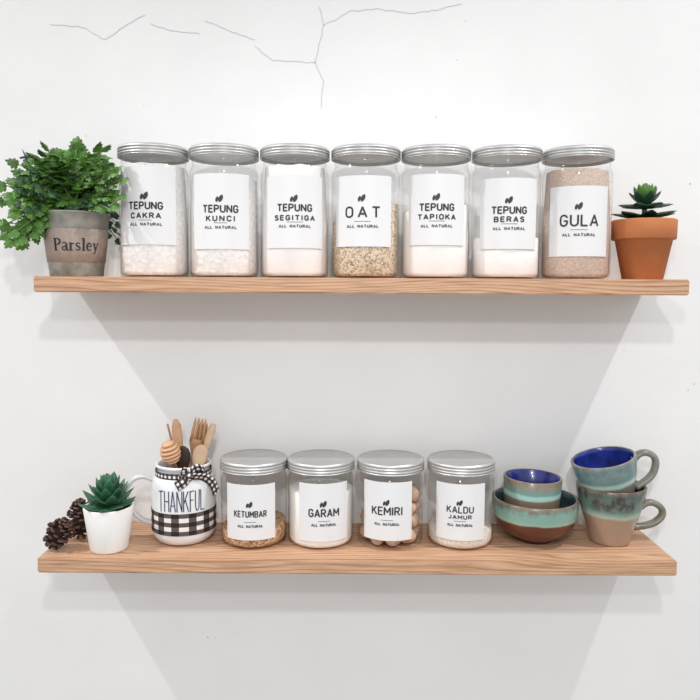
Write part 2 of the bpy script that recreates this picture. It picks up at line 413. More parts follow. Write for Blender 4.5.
def make_jar(kind, px_c, base_z, Yax, off_px, word_lines, ys, half_deg, label, lid_py):
    """ys: pixel rows (label top, label bottom); word_lines: (text, rows top/bottom, width px, stroke)"""
    zz = base_z+(.17 if kind == 'tall' else .1)
    x = at(px_c, lid_py, Yax).x
    a0 = math.atan2(-x, Yax-CY)
    half_px = RB/mpp(Yax, base_z+.05)
    rot = a0+math.asin(max(-1, min(1, off_px/half_px)))
    t = thing('storage_jar', (x, Yax, base_z), label, 'jar', 'tall jars on the upper shelf' if kind == 'tall' else 'short jars on the lower shelf', rot)
    if kind not in proto:
        pb, pl = (bt, lt) if kind == 'tall' else (bs, ls)
        ob = lathe('jar_body', pb, M['pet'], t, 80); ol = lathe('lid', pl, M['alu'], t, 80)
        hh, lh = (TALL_H, TALL_LID) if kind == 'tall' else (SHORT_H, SHORT_LID); zl = hh-lh+.0035
        li = lathe('lid_liner', [(0, zl), (RL-.0042, zl), (RL-.0040, zl+.0002), (RL-.0040, zl+.0015), (0, zl+.0015)], M['liner'], ol, 48); li['label'] = 'white inner disc of the lid'
        proto[kind] = (ob, ol, li)
    else:
        for s in proto[kind][:2]:
            c = s.copy(); COL.objects.link(c); c.parent = t
        d = proto[kind][2].copy(); COL.objects.link(d); d.parent = c
    Yf = Yax-RB
    pxx = px_c+off_px
    zof = lambda py: at(pxx, py, Yf).z-base_z
    sc = mpp(Yf, base_z+.05)
    z1, z0 = zof(ys[0]), zof(ys[1]); A = R_(half_deg)
    V, Fc = [], []; n = 28
    for i in range(n+1):
        a = -A+2*A*i/n
        for (rr, z) in ((RB+.00035, z0), (RB+.00035, z1), (RB+.0001, z1), (RB+.0001, z0)):
            V.append((rr*math.sin(a), -rr*math.cos(a), z))
    for i in range(n):
        for k in range(4): Fc.append((i*4+k, (i+1)*4+k, (i+1)*4+(k+1) % 4, i*4+(k+1) % 4))
    Fc += [(0, 1, 2, 3), tuple(n*4+k for k in (3, 2, 1, 0))]
    lab = build('paper_label', V, Fc, M['paper'], t, False)
    sf = cyl_surf(RB, .0006)
    V, Fc = [], []
    for (txt, y0, y1, wpx, stroke, gap) in word_lines:
        v1, v0 = zof(y0), zof(y1)
        V2, F2 = [], []
        if txt == '*': leaf_icon(0, (v0+v1)/2, (v1-v0)*1.05, V, Fc); continue
        if txt == '-': ribbon_strokes([[(-wpx*sc/2, v0), (wpx*sc/2, v0)]], .0007, V2, F2)
        else:
            s = stroke*sc; ribbon_strokes(text_strokes(txt, 0, v0+s/2, wpx*sc-s, (v1-v0)-s, gap), s, V2, F2)
        if txt in ('-',) or (txt.startswith('ALL')):
            wrapped('small_print', V2, F2, sf, M['ink_soft'], lab)
        else:
            i = len(V); V += V2; Fc += [tuple(j+i for j in f) for f in F2]
    wrapped('lettering', V, Fc, sf, M['ink'], lab)
    return t, x
def fill(name, x, Y, z, prof_top, mat, label, cat='food', grp=None, tilt=(0, 0), lump=.0):
    """contents: solid of revolution with an uneven tilted top"""
    r = RB-.0014; H = prof_top; V, Fc = lathe_data([(0, .0022), (r-.0065, .0022), (r-.0025, .0030), (r, .0075), (r, H*.5), (r, H-.001), (r-.0012, H), (r*.66, H+.0008), (r*.33, H+.0015), (0, H+.0012)], 64)
    W = []
    for v in V:
        v = list(v)
        if v[2] > H*.9: v[2] += tilt[0]*v[0]/r+tilt[1]*v[1]/r+lump*math.sin(v[0]*190+x*50)*math.cos(v[1]*170+x*31)
        if v[2] > TALL_H-.0155 and z > .1: v[2] = TALL_H-.0155
        if z > .1 and v[2] > TALL_H-.034:
            q = math.hypot(v[0], v[1]); lim = RB-.0052
            if q > lim: v[0] *= lim/q; v[1] *= lim/q
        W.append(v)
    o = build(name, W, Fc, mat); o.location = (x, Y, z)
    tag(o, label, cat, grp, 'stuff'); return o

YT = .068
AN = lambda y0: ('ALL NATURAL', y0, y0+3.3, 33, 1.0, .4)
def tall(c, off, lines, ys, label): return make_jar('tall', c, UP_Z, YT, off, lines, ys, 52, label, 150)[1]
x1 = tall(153.5, -8.5, [('*', 190, 199.5, 0, 0, 0), ('TEPUNG', 201.3, 209.5, 35.5, 1.6, .27), ('CAKRA', 212.3, 218.4, 31, 1.35, .4), ('-', 220, 220, 12, 0, 0), AN(222.4)], (166, 244.5), 'tall clear jar labelled TEPUNG CAKRA, beside the parsley pot')
x2 = tall(224, -4, [('*', 193, 202, 0, 0, 0), ('TEPUNG', 204.5, 212.8, 37, 1.6, .27), ('KUNCI', 215.3, 221.4, 29.5, 1.35, .45), ('-', 222.8, 222.8, 13, 0, 0), AN(225.6)], (173, 249), 'tall clear jar labelled TEPUNG KUNCI, second from the parsley pot')
x3 = tall(295, -.3, [('*', 193, 202, 0, 0, 0), ('TEPUNG', 203.5, 211.6, 36.5, 1.6, .27), ('SEGITIGA', 214.8, 220.6, 42.5, 1.35, .4), ('-', 222, 222, 16, 0, 0), AN(224.4)], (175, 248), 'tall clear jar labelled TEPUNG SEGITIGA, left of the oat jar')
x4 = tall(366, -3, [('*', 192.5, 201.5, 0, 0, 0), ('OAT', 206, 217.8, 36.5, 1.9, .5), ('-', 221.3, 221.3, 16, 0, 0), AN(224.5)], (175, 246.5), 'tall clear jar labelled OAT, filled with oat flakes')
x5 = tall(436.2, 1.5, [('*', 191.5, 200.5, 0, 0, 0), ('TEPUNG', 203, 211, 36.5, 1.6, .27), ('TAPIOKA', 213.8, 219.7, 39.5, 1.35, .4), ('-', 221, 221, 16, 0, 0), AN(224.2)], (173.5, 245), 'tall clear jar labelled TEPUNG TAPIOKA, right of the oat jar')
x6 = tall(507, 3.6, [('*', 194.5, 203.5, 0, 0, 0), ('TEPUNG', 206, 214, 36.5, 1.6, .27), ('BERAS', 216.2, 222.2, 31, 1.35, .4), ('-', 223.8, 223.8, 16, 0, 0), AN(226.8)], (177.5, 249), 'tall clear jar labelled TEPUNG BERAS, about one third full')
x7 = tall(578, 3.0, [('*', 200.5, 209.5, 0, 0, 0), ('GULA', 214, 226.5, 39, 1.9, .27), ('-', 229.6, 229.6, 16, 0, 0), AN(233)], (185.4, 256.3), 'tall clear jar labelled GULA, beside the terracotta pot')
def lvl(py): return at(360, py, YT-RB).z-UP_Z
gF = 'jar contents on the upper shelf'
fill('flour', x1, YT, UP_Z, lvl(163), M['flour_sp'], 'cream white flour filling the TEPUNG CAKRA jar to the lid', 'flour', gF, lump=.001)
fill('flour', x2, YT, UP_Z, lvl(176), M['flour_sp'], 'cream white flour in the TEPUNG KUNCI jar, below the neck', 'flour', gF, lump=.001)
fill('flour', x3, YT, UP_Z, lvl(164), M['flour'], 'cream white flour filling the TEPUNG SEGITIGA jar', 'flour', gF, lump=.001)
fill('oat_flakes', x4, YT, UP_Z, lvl(209), M['oats'], 'beige oat flakes in the OAT jar, heaped up to the right', 'oats', gF, tilt=(.011, 0), lump=.001)
fill('flour', x5, YT, UP_Z, lvl(205), M['flour_wh'], 'bright white starch in the TEPUNG TAPIOKA jar', 'flour', gF, tilt=(.004, 0), lump=.001)
fill('flour', x6, YT, UP_Z, lvl(236), M['flour'], 'shallow cream flour in the TEPUNG BERAS jar', 'flour', gF, lump=.0006)
fill('sugar', x7, YT, UP_Z, lvl(166), M['sugar'], 'pinkish tan sugar filling the GULA jar', 'sugar', gF, lump=.0006)

YS = .072
def short(c, off, lines, ys, label, half=45): return make_jar('short', c, 0, YS, off, lines, ys, half, label, 462)[1]
AS = lambda y0, w=26: ('ALL NATURAL', y0, y0+3, w, .95, .36)
s1 = short(254, -4, [('*', 500.5, 508, 0, 0, 0), ('KETUMBAR', 511, 517.8, 34, 1.2, .32), ('-', 522.3, 522.3, 12, 0, 0), AS(525)], (485, 540.5), 'short clear jar labelled KETUMBAR, beside the white mug')
s2 = short(321, 3, [('*', 499.5, 507.5, 0, 0, 0), ('GARAM', 509, 517.6, 32, 1.5, .26), ('-', 521.5, 521.5, 12, 0, 0), AS(523.8)], (484, 542), 'short clear jar labelled GARAM, nearly full of white salt')
s3 = short(390.5, -3, [('*', 498.5, 506, 0, 0, 0), ('KEMIRI', 507, 515.8, 32, 1.5, .26), ('-', 520.5, 520.5, 12, 0, 0), AS(523)], (482.5, 541), 'short clear jar labelled KEMIRI, holding whole candlenuts')
s4 = short(461, 0, [('*', 499, 506, 0, 0, 0), ('KALDU', 506.5, 513.6, 27.5, 1.25, .27), ('JAMUR', 515.2, 519.6, 23.5, 1.0, .35), ('-', 521.6, 521.6, 12, 0, 0), AS(524)], (484.5, 541), 'short clear jar labelled KALDU JAMUR, beside the bowl')
gS = 'jar contents on the lower shelf'
fill('coriander_seeds', s1, YS, 0, .025, M['coriander'], 'brown coriander seeds in the bottom of the KETUMBAR jar', 'spice', gS, tilt=(.004, .003), lump=.001)
fill('salt', s2, YS, 0, .074, M['salt'], 'white salt filling most of the GARAM jar', 'salt', gS, lump=.0006)
fill('stock_powder', s4, YS, 0, .022, M['stock'], 'thin layer of pale stock powder in the KALDU JAMUR jar', 'powder', gS, tilt=(0, .002), lump=.0004)
# candlenuts
def nut_mesh(seed):
    rnd = random.Random(seed); bm = bmesh.new(); bmesh.ops.create_icosphere(bm, subdivisions=3, radius=.0118)
    ph = [rnd.uniform(0, 6) for _ in range(3)]
    for v in bm.verts:
        d = v.co.normalized(); k = 1+.07*math.sin(3*d.x+ph[0])+.06*math.sin(4*d.y+ph[1])+.05*math.cos(5*d.z+ph[2])
        v.co = v.co*k; v.co.z *= .86
    me = bpy.data.meshes.new('candlenut'); bm.to_mesh(me); bm.free(); me.materials.append(M['nut'])
    for p in me.polygons: p.use_smooth = True
    return me
NM = [nut_mesh(i) for i in range(4)]
rn = RB-.0148; k = 0
for layer in range(4):
    z = .0128+layer*.0182
    for i in range(8):
        a = 2*PI*(i+.5*(layer % 2))/8+.1
        lx = math.cos(a)
        if layer == 2 and lx < -.25: continue
        if layer == 3 and lx < .35: continue
        o = bpy.data.objects.new('candlenut', NM[k % 4]); COL.objects.link(o)
        o.location = (s3+rn*math.cos(a), YS+rn*math.sin(a), z); o.rotation_euler = (random.uniform(0, .5), random.uniform(0, .5), random.uniform(0, 6))
        tag(o, 'pale brown candlenut heaped inside the KEMIRI jar', 'nut', 'candlenuts in the jar'); k += 1
    if layer < 2:
        o = bpy.data.objects.new('candlenut', NM[k % 4]); COL.objects.link(o); o.location = (s3, YS, z)
        tag(o, 'pale brown candlenut heaped inside the KEMIRI jar', 'nut', 'candlenuts in the jar'); k += 1

# ------------------------------------------------------------------ parsley pot
def pot_place(cx, py_b, Y): return at(cx, py_b, Y).x
PY = .062
px_ = at(77, 275, PY).x
t = thing('potted_parsley', (px_, PY, UP_Z), 'leafy green parsley plant in a grey metal pot reading Parsley', 'potted plant')
t.rotation_euler.z = math.atan2(-px_, PY-CY)
m1 = mpp(PY, UP_Z)
rb_, rt_ = 25.2*m1, 32.3*m1; hp = 63*m1
def rpot(z): return rb_+(rt_-rb_)*z/hp
lathe('pot', [(0, 0), (rb_-.001, 0), (rb_, .001), (rt_-.0004, hp-.003), (rt_+.0012, hp-.0022), (rt_+.0014, hp-.0008), (rt_+.0006, hp), (rt_-.0014, hp-.0003), (rt_-.0022, hp-.004), (rpot(hp*.8)-.002, hp*.8), (0, hp*.8)], M['zinc'], t)
zb0, zb1 = 14*m1, 46*m1
def band_prof(rf, z0, z1, th): return [(rf(z0), z0), (rf(z0)+th, z0), (rf((z0+z1)/2)+th, (z0+z1)/2), (rf(z1)+th, z1), (rf(z1), z1)]
bd = lathe('paper_band', band_prof(rpot, zb0, zb1, .0006), M['burlap'], t); bd['label'] = 'brown kraft band'
T_, S_, N_ = .165, .075, .05   # thick, thin
SG = {
 'P': (.60, [([(.13, 0), (.13, 1)], T_), ([(0, .02), (.28, .02)], S_), ([(0, .98), (.16, .98)], S_), ([(.13, .98), (.3, .98)]+arc(.3, .74, .24, .24, 90, 45, 4), S_+.01), (arc(.3, .74, .23, .24, 55, -55, 8), T_-.01), (arc(.3, .74, .24, .24, -45, -90, 4)+[(.13, .5)], S_+.01)]),
 'a': (.46, [(arc(.21, .52, .16, .14, 160, 20, 6)+[(.34, .5)], S_+.01), ([(.34, .52), (.34, .08), (.45, .03)], T_-.02), ([(.34, .36), (.2, .32)]+arc(.17, .17, .15, .15, 110, 330, 10)+[(.34, .16)], S_+.025)]),
 'r': (.40, [([(.12, 0), (.12, .62)], T_-.02), ([(0, .02), (.26, .02)], S_), ([(0, .61), (.12, .63)], S_), ([(.14, .42), (.24, .58), (.36, .58)], S_+.03)]),
 's': (.38, [(arc(.18, .49, .13, .14, 25, 200, 8), S_+.015), ([(.06, .42), (.3, .24)], T_-.02), (arc(.18, .17, .14, .15, 60, -160, 8), S_+.015)]),
 'l': (.26, [([(.13, 0), (.13, 1.02)], T_-.02), ([(0, .02), (.26, .02)], S_), ([(0, 1.0), (.13, 1.03)], S_)]),
 'e': (.44, [([(.06, .36), (.38, .36)], S_), (arc(.22, .33, .17, .30, 0, 110, 8), S_+.015), (arc(.22, .33, .16, .30, 100, 235, 8), T_-.02), (arc(.22, .33, .17, .31, 235, 320, 6), S_+.015)]),
 'y': (.50, [([(.1, .6), (.27, .05)], T_-.02), ([(.42, .6), (.2, -.2), (.08, -.26)], S_+.01), ([(0, .61), (.2, .61)], S_), ([(.33, .61), (.5, .61)], S_)]),
}
V, Fc = [], []
hL = 11.5*m1; ribbon_strokes(text_strokes('Parsley', 0, 0, 37*m1, hL, .07, SG), .001, V, Fc)
zt0 = 25*m1
wrapped('lettering', V, Fc, lambda u, v: ((rpot(zt0+v)+.0010)*math.sin(u/.033), -(rpot(zt0+v)+.0010)*math.cos(u/.033), zt0+v), M['ink'], bd)
lathe('soil', [(0, hp-.006), (rt_*.6, hp-.0055), (rt_-.0026, hp-.0065)], M['soil'], t, 32)
# leaflets
LEAF = [(0, 0), (.10, .10), (.34, .10), (.50, .20), (.44, .32), (.60, .42), (.50, .52), (.36, .50), (.40, .66), (.30, .80), (.16, .78), (.12, .92), (0, 1.0)]
def leaflet(V, Fc, pos, d, nrm, L, curl=.25):
    d = d.normalized(); s = d.cross(nrm).normalized(); n = s.cross(d)
    i = len(V); full = LEAF+[(-a, b) for a, b in reversed(LEAF[1:-1])]
    ctr = pos+d*(.5*L)+n*(.10*L)
    V.append(ctr)
    for a, b in full:
        V.append(pos+d*(b*L)+s*(a*L*.95)-n*(curl*L*(b*b*.6+abs(a)*.7)))
    m = len(full)
    for k in range(m): Fc.append((i, i+1+k, i+1+(k+1) % m))
rng = random.Random(11)
FV, FF, SV, SF, DV, DF = [], [], [], [], [], []
inv = Matrix.Rotation(-t.rotation_euler.z, 3, 'Z')
def local(p): return inv @ (p-Vector((px_, PY, UP_Z)))
jar1c = Vector((x1, YT))
def frond(tip, V, Fc, size, nl):
    base = Vector((rng.uniform(-.012, .012), rng.uniform(-.012, .012), hp-.005))
    tip = local(tip); mid = base.lerp(tip, .5)+Vector((0, 0, .016+.1*max(0, hp-tip.z)))
    path = bez(base, base.lerp(mid, .6)+Vector((0, 0, .012)), mid, tip, 9)
    tube_data(path, .0007, 5, 1, SV, SF)
    d = (path[-1]-path[-2]).normalized(); out = Vector((d.x, d.y, 0))
    nrm = Vector((rng.uniform(-.5, .5), -.9+rng.uniform(-.4, .4), .8+rng.uniform(-.3, .3))).normalized()
    if abs(nrm.dot(d)) > .8: nrm = Vector((0, -.3, 1)).normalized()
    leaflet(V, Fc, path[-1], d, nrm, size*1.1)
    s = d.cross(nrm).normalized()
    for k in range(nl):
        p = path[-2-k//2] if k//2 < 4 else path[-5]; sg = 1 if k % 2 else -1
        L = size*rng.uniform(.75, 1.05)
        dd = (d*.55+s*sg*(.9)+Vector((rng.uniform(-.3, .3), rng.uniform(-.3, .3), rng.uniform(-.25, .25)))).normalized()
        q = p+dd*L*.35
        tube_data([p, q], .0005, 4, 1, SV, SF)
        leaflet(V, Fc, q, dd, (nrm+Vector((rng.uniform(-.4, .4), rng.uniform(-.4, .4), 0))).normalized(), L)
def ok(w):
    return w.y < WALL_Y-.012 and (Vector((w.x, w.y))-jar1c).length > RB+.011
out_px = [(8, 186), (6, 200), (10, 222), (8, 232), (20, 165), (24, 236), (30, 228), (14, 238), (38, 160), (50, 153), (63, 158), (76, 149), (80, 155), (92, 160), (101, 153), (107, 166), (114, 172), (120, 181), (117, 196), (110, 205), (108, 176), (28, 178), (22, 196), (20, 212), (27, 222), (95, 153), (74, 152), (46, 158), (18, 230), (26, 239)]
cnt = 0
for (x, y) in out_px:
    Y = rng.uniform(.03, .075) if x < 100 else rng.uniform(.012, .022)
    if x < 48: Y = rng.uniform(.004, .030)
    w = at(x, y, Y)
    frond(w, FV, FF, .0155*rng.uniform(.85, 1.15), 7)
while cnt < 105:
    a = rng.uniform(0, 2*PI); r = math.sqrt(rng.random())
    x = 64+50*r*math.cos(a); y = 187+32*r*math.sin(a)
    if y > 202 and 34 < x < 108: continue
    if x < 40: y += 7
    Y = PY-.038*math.sqrt(max(0, 1-r*r))*rng.uniform(-1, .95)
    if x < 48: Y = rng.uniform(.004, .034)
    w = at(x, y, Y)
    if not ok(w): continue
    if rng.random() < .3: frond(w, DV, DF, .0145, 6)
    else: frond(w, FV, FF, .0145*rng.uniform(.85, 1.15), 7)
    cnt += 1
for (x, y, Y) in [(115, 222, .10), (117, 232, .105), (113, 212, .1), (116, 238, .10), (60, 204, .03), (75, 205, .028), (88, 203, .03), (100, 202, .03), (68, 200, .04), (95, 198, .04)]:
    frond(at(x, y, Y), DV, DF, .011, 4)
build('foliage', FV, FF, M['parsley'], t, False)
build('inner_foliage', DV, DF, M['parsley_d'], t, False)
build('stem', SV, SF, M['stem'], t, False)
TV, TF = [], []
for path in ([(36, 164), (30, 158), (25, 155), (22, 149)], [(30, 158), (26, 162), (24, 160)], [(44, 166), (40, 160), (38, 157)], [(30, 159), (25, 157), (20, 158)]):
    tube_data([local(at(x, y, .025)) for x, y in path], [.0012, .0016, .0013, .0003][:len(path)], 6, 1, TV, TF)
o = build('sprig', TV, TF, M['twig'], t, True); o['label'] = 'dark bare sprig'

# ------------------------------------------------------------------ succulents
def fat_leaf(V, Fc, base, az, el, L, W, T, curl=.3, seg=8, rings=8):
    """pointed thick leaf; az around Z, el above the horizontal"""
    pts = []; e = el; p = Vector(base); st = L/rings; i0 = len(V)
    for i in range(rings+1):
        f = i/rings
        w = W*[.50, .68, .84, .95, 1.0, .95, .78, .46, .03][round(f*8)]
        w = max(w, .02*W); th = T*(1-f*.75) if f < 1 else T*.05
        d = Vector((math.cos(az)*math.cos(e), math.sin(az)*math.cos(e), math.sin(e)))
        s = Vector((-math.sin(az), math.cos(az), 0)); n = d.cross(s)*-1
        for k in range(seg):
            a = 2*PI*k/seg; c, sn = math.cos(a), math.sin(a)
            V.append(p+s*(w*c*.5)+n*(th*.5*sn-abs(c)*-w*.12))
        p = p+d*st; e += curl/rings
    for i in range(rings):
        for k in range(seg):
            j = (k+1) % seg; a = i0+i*seg
            Fc.append((a+k, a+j, a+seg+j, a+seg+k))
    Fc.append(tuple(i0+rings*seg+k for k in range(seg)))
# terracotta pot
TY = .058; tx = at(642.2, 278, TY).x; m2 = mpp(TY, UP_Z)
t = thing('potted_succulent', (tx, TY, UP_Z), 'dark green star shaped succulent in an orange terracotta pot', 'potted plant')
H = 59*m2; rb2, rt2 = 19.3*m2, 27.0*m2; rr = 30.4*m2; zr = 39.5*m2
lathe('pot', [(0, 0), (rb2-.001, 0), (rb2, .001), (rt2, zr), (rr-.0012, zr), (rr-.0002, zr+.0012), (rr+.0004, H-.0015), (rr-.0008, H), (rr-.003, H), (rr-.004, H-.002), (rr-.006, H-.008), (0, H-.008)], M['terracotta'], t)
lathe('soil', [(0, H-.005), (rr*.5, H-.005), (rr-.0045, H-.006)], M['soil'], t, 32)
V, Fc = [], []; V2, F2 = [], []; k = 0
U = 31*m2
for (n, el, L, W, zz, tgt, off) in ((7, .24, 1.04, .52, 5*m2, 0, .02), (7, .14, .84, .46, 16*m2, 0, .5), (7, .55, .62, .36, 19*m2, 0, .2), (6, .85, .64, .36, 20*m2, 1, .0), (5, 1.1, .62, .32, 21*m2, 1, .5), (4, 1.35, .60, .28, 21*m2, 1, .1)):
    for i in range(n):
        az = 2*PI*(i+off)/n+random.uniform(-.08, .08)
        fat_leaf(*((V, Fc) if tgt == 0 else (V2, F2)), (0, 0, H-.004+zz), az, el, L*U, W*U, .0062, curl=-.18 if el < .3 else .25)
tube_data([(0, 0, H-.006), (0, 0, H+22*m2)], .0035, 8, 1, V, Fc)
build('rosette', V, Fc, M['succ_d'], t)
o = build('crown_leaves', V2, F2, M['succ_l'], t); o['label'] = 'brighter green young leaves'
# white pot
WY = .034; wx = at(109.5, 552, WY).x; m3 = mpp(WY, .02)
t = thing('potted_succulent', (wx, WY, 0), 'small green rosette succulent in a plain white pot', 'potted plant')
rb3, rt3 = 18.6*m3, 24.2*m3; H = .0585
lathe('pot', [(0, 0), (rb3-.003, 0), (rb3-.001, .0006), (rb3, .003), (rt3, H-.001), (rt3-.0005, H), (rt3-.0022, H), (rt3-.0032, H-.002), (rt3-.0045, H-.009), (0, H-.009)], M['whitepot'], t)
lathe('soil', [(0, H-.004), (rt3*.5, H-.004), (rt3-.0038, H-.005)], M['soil'], t, 32)
V, Fc = [], []
U = 29.5*m3; zb = H-.004
for (n, el, L, W, zz, off) in ((9, .10, 1.0, .42, 1, 0), (9, .38, .98, .42, 4, .5), (8, .66, .92, .40, 7, .2), (7, .92, .84, .38, 11, .6), (6, 1.14, .74, .34, 14, .1), (4, 1.34, .62, .30, 17, .4), (2, 1.48, .55, .2, 19, 0)):
    for i in range(n):
        fat_leaf(V, Fc, (0, 0, zb+zz*m3), 2*PI*(i+off)/n+random.uniform(-.1, .1), el+random.uniform(-.06, .06), L*U*random.uniform(.93, 1.06), W*U, .0055, curl=.30)
tube_data([(0, 0, zb), (0, 0, zb+22*m3)], .005, 8, 1, V, Fc)
build('rosette', V, Fc, M['succ_g'], t)

# ------------------------------------------------------------------ pine cones
def pine_cone(cx, cy, Y, lenpx, radpx, axis, label):
    c = at(cx, cy, Y); m = mpp(Y, .02); L = lenpx*m; Rr = radpx*m
    V, Fc, mi = [], [], []
    v, f = lathe_data([(0, -L*.5), (Rr*.25, -L*.43), (Rr*.42, -L*.2), (Rr*.38, L*.15), (Rr*.2, L*.38), (0, L*.48)], 16)
    V += [Vector(p) for p in v]; Fc += f; mi += [0]*len(f)
    n = 64
    for i in range(n):
        s = (i+.5)/n; z = -L*.46+L*.92*s; r = Rr*math.sin(PI*(.13+.80*s))**.8
        a = i*2.39996; el = -.35+1.35*s+random.uniform(-.2, .2)
        out = Vector((math.cos(a), math.sin(a), 0)); sd = Vector((-math.sin(a), math.cos(a), 0)); d = (out*math.cos(el)+Vector((0, 0, 1))*math.sin(el)).normalized(); nn = sd.cross(d)
        p0 = Vector((0, 0, z))+out*r*.25; ln = r*.78*random.uniform(.85, 1.2); w = Rr*.20*(.6+.6*math.sin(PI*s))*random.uniform(.8, 1.1); th = Rr*.055
        j = len(V)
        for (ff, ww, tt) in ((0, .5, .6), (.6, .95, .8), (.88, 1.05, 1.5), (1.0, .55, 1.2)):
            q = p0+d*ln*ff
            V += [q+sd*w*ww-nn*th*tt, q+sd*w*ww*.9+nn*th*tt, q-sd*w*ww*.9+nn*th*tt, q-sd*w*ww-nn*th*tt]
        for g in range(3):
            for k in range(4):
                Fc.append((j+g*4+k, j+g*4+(k+1) % 4, j+g*4+4+(k+1) % 4, j+g*4+4+k)); mi.append(1 if g == 2 else 0)
        Fc.append((j+12, j+13, j+14, j+15)); mi.append(1)
    o = build('pine_cone', V, Fc, [M['cone'], M['cone_tip']], None, False, mi)
    q = Vector((0, 0, 1)).rotation_difference(Vector(axis).normalized())
    o.rotation_mode = 'QUATERNION'; o.rotation_quaternion = q
    zmin = min((q @ Vector(v)).z for v in V)
    o.location = (c.x, c.y, max(-zmin, 0) if c.z+zmin < .004 or True else c.z)
    tag(o, label, 'pine cone', 'pine cones on the lower shelf')
    return o
pine_cone(59, 538, .026, 35, 12.5, (.55, -.25, .8), 'brown pine cone nearest the left end of the lower shelf')
pine_cone(80, 524, .066, 40, 12.5, (.10, -.15, 1), 'brown pine cone standing upright behind the white succulent pot')

# ------------------------------------------------------------------ thankful mug
MY = .075; mx_ = at(184.5, 540, MY).x; m4 = mpp(MY, .03)
rot = math.atan2(-mx_, MY-CY)
t = thing('mason_mug', (mx_, MY, 0), 'white mason jar mug reading THANKFUL with black plaid band and gingham bow', 'mug', rotz=rot)
RM = 31.3*m4; HM = .1075; zs = .088
prof = [(0, .001), (RM*.62, .001), (RM*.70, 0), (RM*.82, .0025), (RM*.93, .008), (RM*.985, .014), (RM, .022), (RM, zs-.012), (RM*.985, zs-.006), (RM*.93, zs), (RM*.86, zs+.004), (RM*.82, zs+.006), (RM*.82, HM-.005), (RM*.86, HM-.004), (RM*.87, HM-.0015), (RM*.84, HM), (RM*.78, HM-.001), (RM*.76, HM-.006), (RM*.78, zs), (RM*.9, zs-.012), (RM*.9, .02), (RM*.7, .006), (0, .005)]
lathe('mug_body', prof, M['enamel'], t, 80)
# handle, towards -x
hp0, hp1 = -RM*.97, -RM*1.0
P = spline([(-RM*.93, 0, .084), (-RM-.010, 0, .0895), (-RM-.0225, 0, .0865), (-RM-.031, 0, .075), (-RM-.031, 0, .058), (-RM-.024, 0, .042), (-RM-.012, 0, .030), (-RM*.95, 0, .024)], 6)
V, Fc = tube_data(P, .0034, 12, 1.35)
o = build('handle', V, Fc, M['glassy'], t); o['label'] = 'pale grey glass handle'
# plaid band
zp0 = at(184, 536.5, MY-RM).z; zp1 = at(184, 514.5, MY-RM).z
V, Fc, UV = [], [], []
n = 96
for i in range(n+1):
    a = 2*PI*i/n
    for j, z in enumerate((zp0, zp1)):
        rr_ = RM*(.985 if z < .014 else 1)+.0005
        V.append((rr_*math.sin(a), -rr_*math.cos(a), z)); UV.append((a*RM/(15*m4)+.72, j*2.5))
for i in range(n): Fc.append((i*2, i*2+2, i*2+3, i*2+1))
o = build('plaid_band', V, Fc, M['plaid'], t, True, None, UV); o['label'] = 'black and white buffalo plaid band'
V, Fc = [], []
TG = dict(G)
TG['U'] = (.5, [[(0, 1), (.02, .2), (.12, .02), (.3, 0), (.44, .15), (.5, 1.02)]])
TG['F'] = (.44, [[(.02, -.02), (0, 1)], [(-.05, .97), (.46, 1)], [(0, .55), (.38, .55)]])
TG['T'] = (.62, [[(-.02, .96), (.62, 1)], [(.28, 1), (.27, -.02)]])
m5 = mpp(MY-RM, .06)
z0 = at(184, 512.2, MY-RM).z; z1 = at(184, 492, MY-RM).z
ribbon_strokes(text_strokes('THANKFUL', -3.0*m5, z0, 48*m5, z1-z0, .2, TG), 1.05*m5, V, Fc)
wrapped('lettering', V, Fc, cyl_surf(RM, .0005), M['navy'], t)['label'] = 'tall thin navy lettering'
# ribbon round the neck and bow
def strip(P, W, wd, V, Fc, UV, chk=.0066, twist=None):
    i0 = len(V); s = 0
    for i, p in enumerate(P):
        if i: s += (P[i]-P[i-1]).length
        w = wd(i/(len(P)-1)) if callable(wd) else wd
        n3 = 3
        for k in range(n3):
            f = k/(n3-1)-.5; V.append(p+w*(W*f)); UV.append((s/chk, (k/(n3-1))*W/chk))
    for i in range(len(P)-1):
        for k in range(2):
            a = i0+i*3+k; Fc.append((a, a+1, a+4, a+3))
V, Fc, UV = [], [], []
rn_ = RM*.84+.001; zn = HM-.0128
Pn = [Vector((rn_*math.sin(2*PI*i/64), -rn_*math.cos(2*PI*i/64), zn)) for i in range(65)]
strip(Pn, .0095, Vector((.0, .0, 1)), V, Fc, UV)
kn = Vector((.006, -rn_-.003, zn+.0025))
def V3(*a): return Vector(a)
# loops and tails of the bow
strip(spline([kn, kn+V3(.008, -.004, .010), kn+V3(.016, -.005, .0115), kn+V3(.021, -.002, .006), kn+V3(.012, .001, .001), kn], 6), .013, V3(-.25, -.35, .9).normalized(), V, Fc, UV)
strip(spline([kn, kn+V3(-.005, -.004, .008), kn+V3(-.010, -.005, .007), kn+V3(-.009, -.002, .001), kn], 6), .011, V3(.3, -.3, .9).normalized(), V, Fc, UV)
strip(spline([kn, kn+V3(-.006, -.005, -.006), kn+V3(-.012, -.006, -.0095), kn+V3(-.0155, -.004, -.0125)], 6), .013, V3(.45, -.1, -.88).normalized(), V, Fc, UV)
strip(spline([kn, kn+V3(.010, -.002, .000), kn+V3(.022, .001, -.003), kn+V3(.032, .003, -.013), kn+V3(.0365, .003, -.026)], 6), .0135, V3(.55, -.35, .7).normalized(), V, Fc, UV)
strip(spline([kn+V3(0, -.002, .006), kn+V3(0, -.0055, .003), kn+V3(0, -.006, -.002), kn+V3(0, -.002, -.006)], 5), .008, V3(1, 0, .1), V, Fc, UV)
o = build('gingham_bow', V, Fc, M['ribbon'], t, True, None, UV); o['label'] = 'black and white gingham ribbon tied in a bow'
sm = o.modifiers.new('thick', 'SOLIDIFY'); sm.thickness = .0005

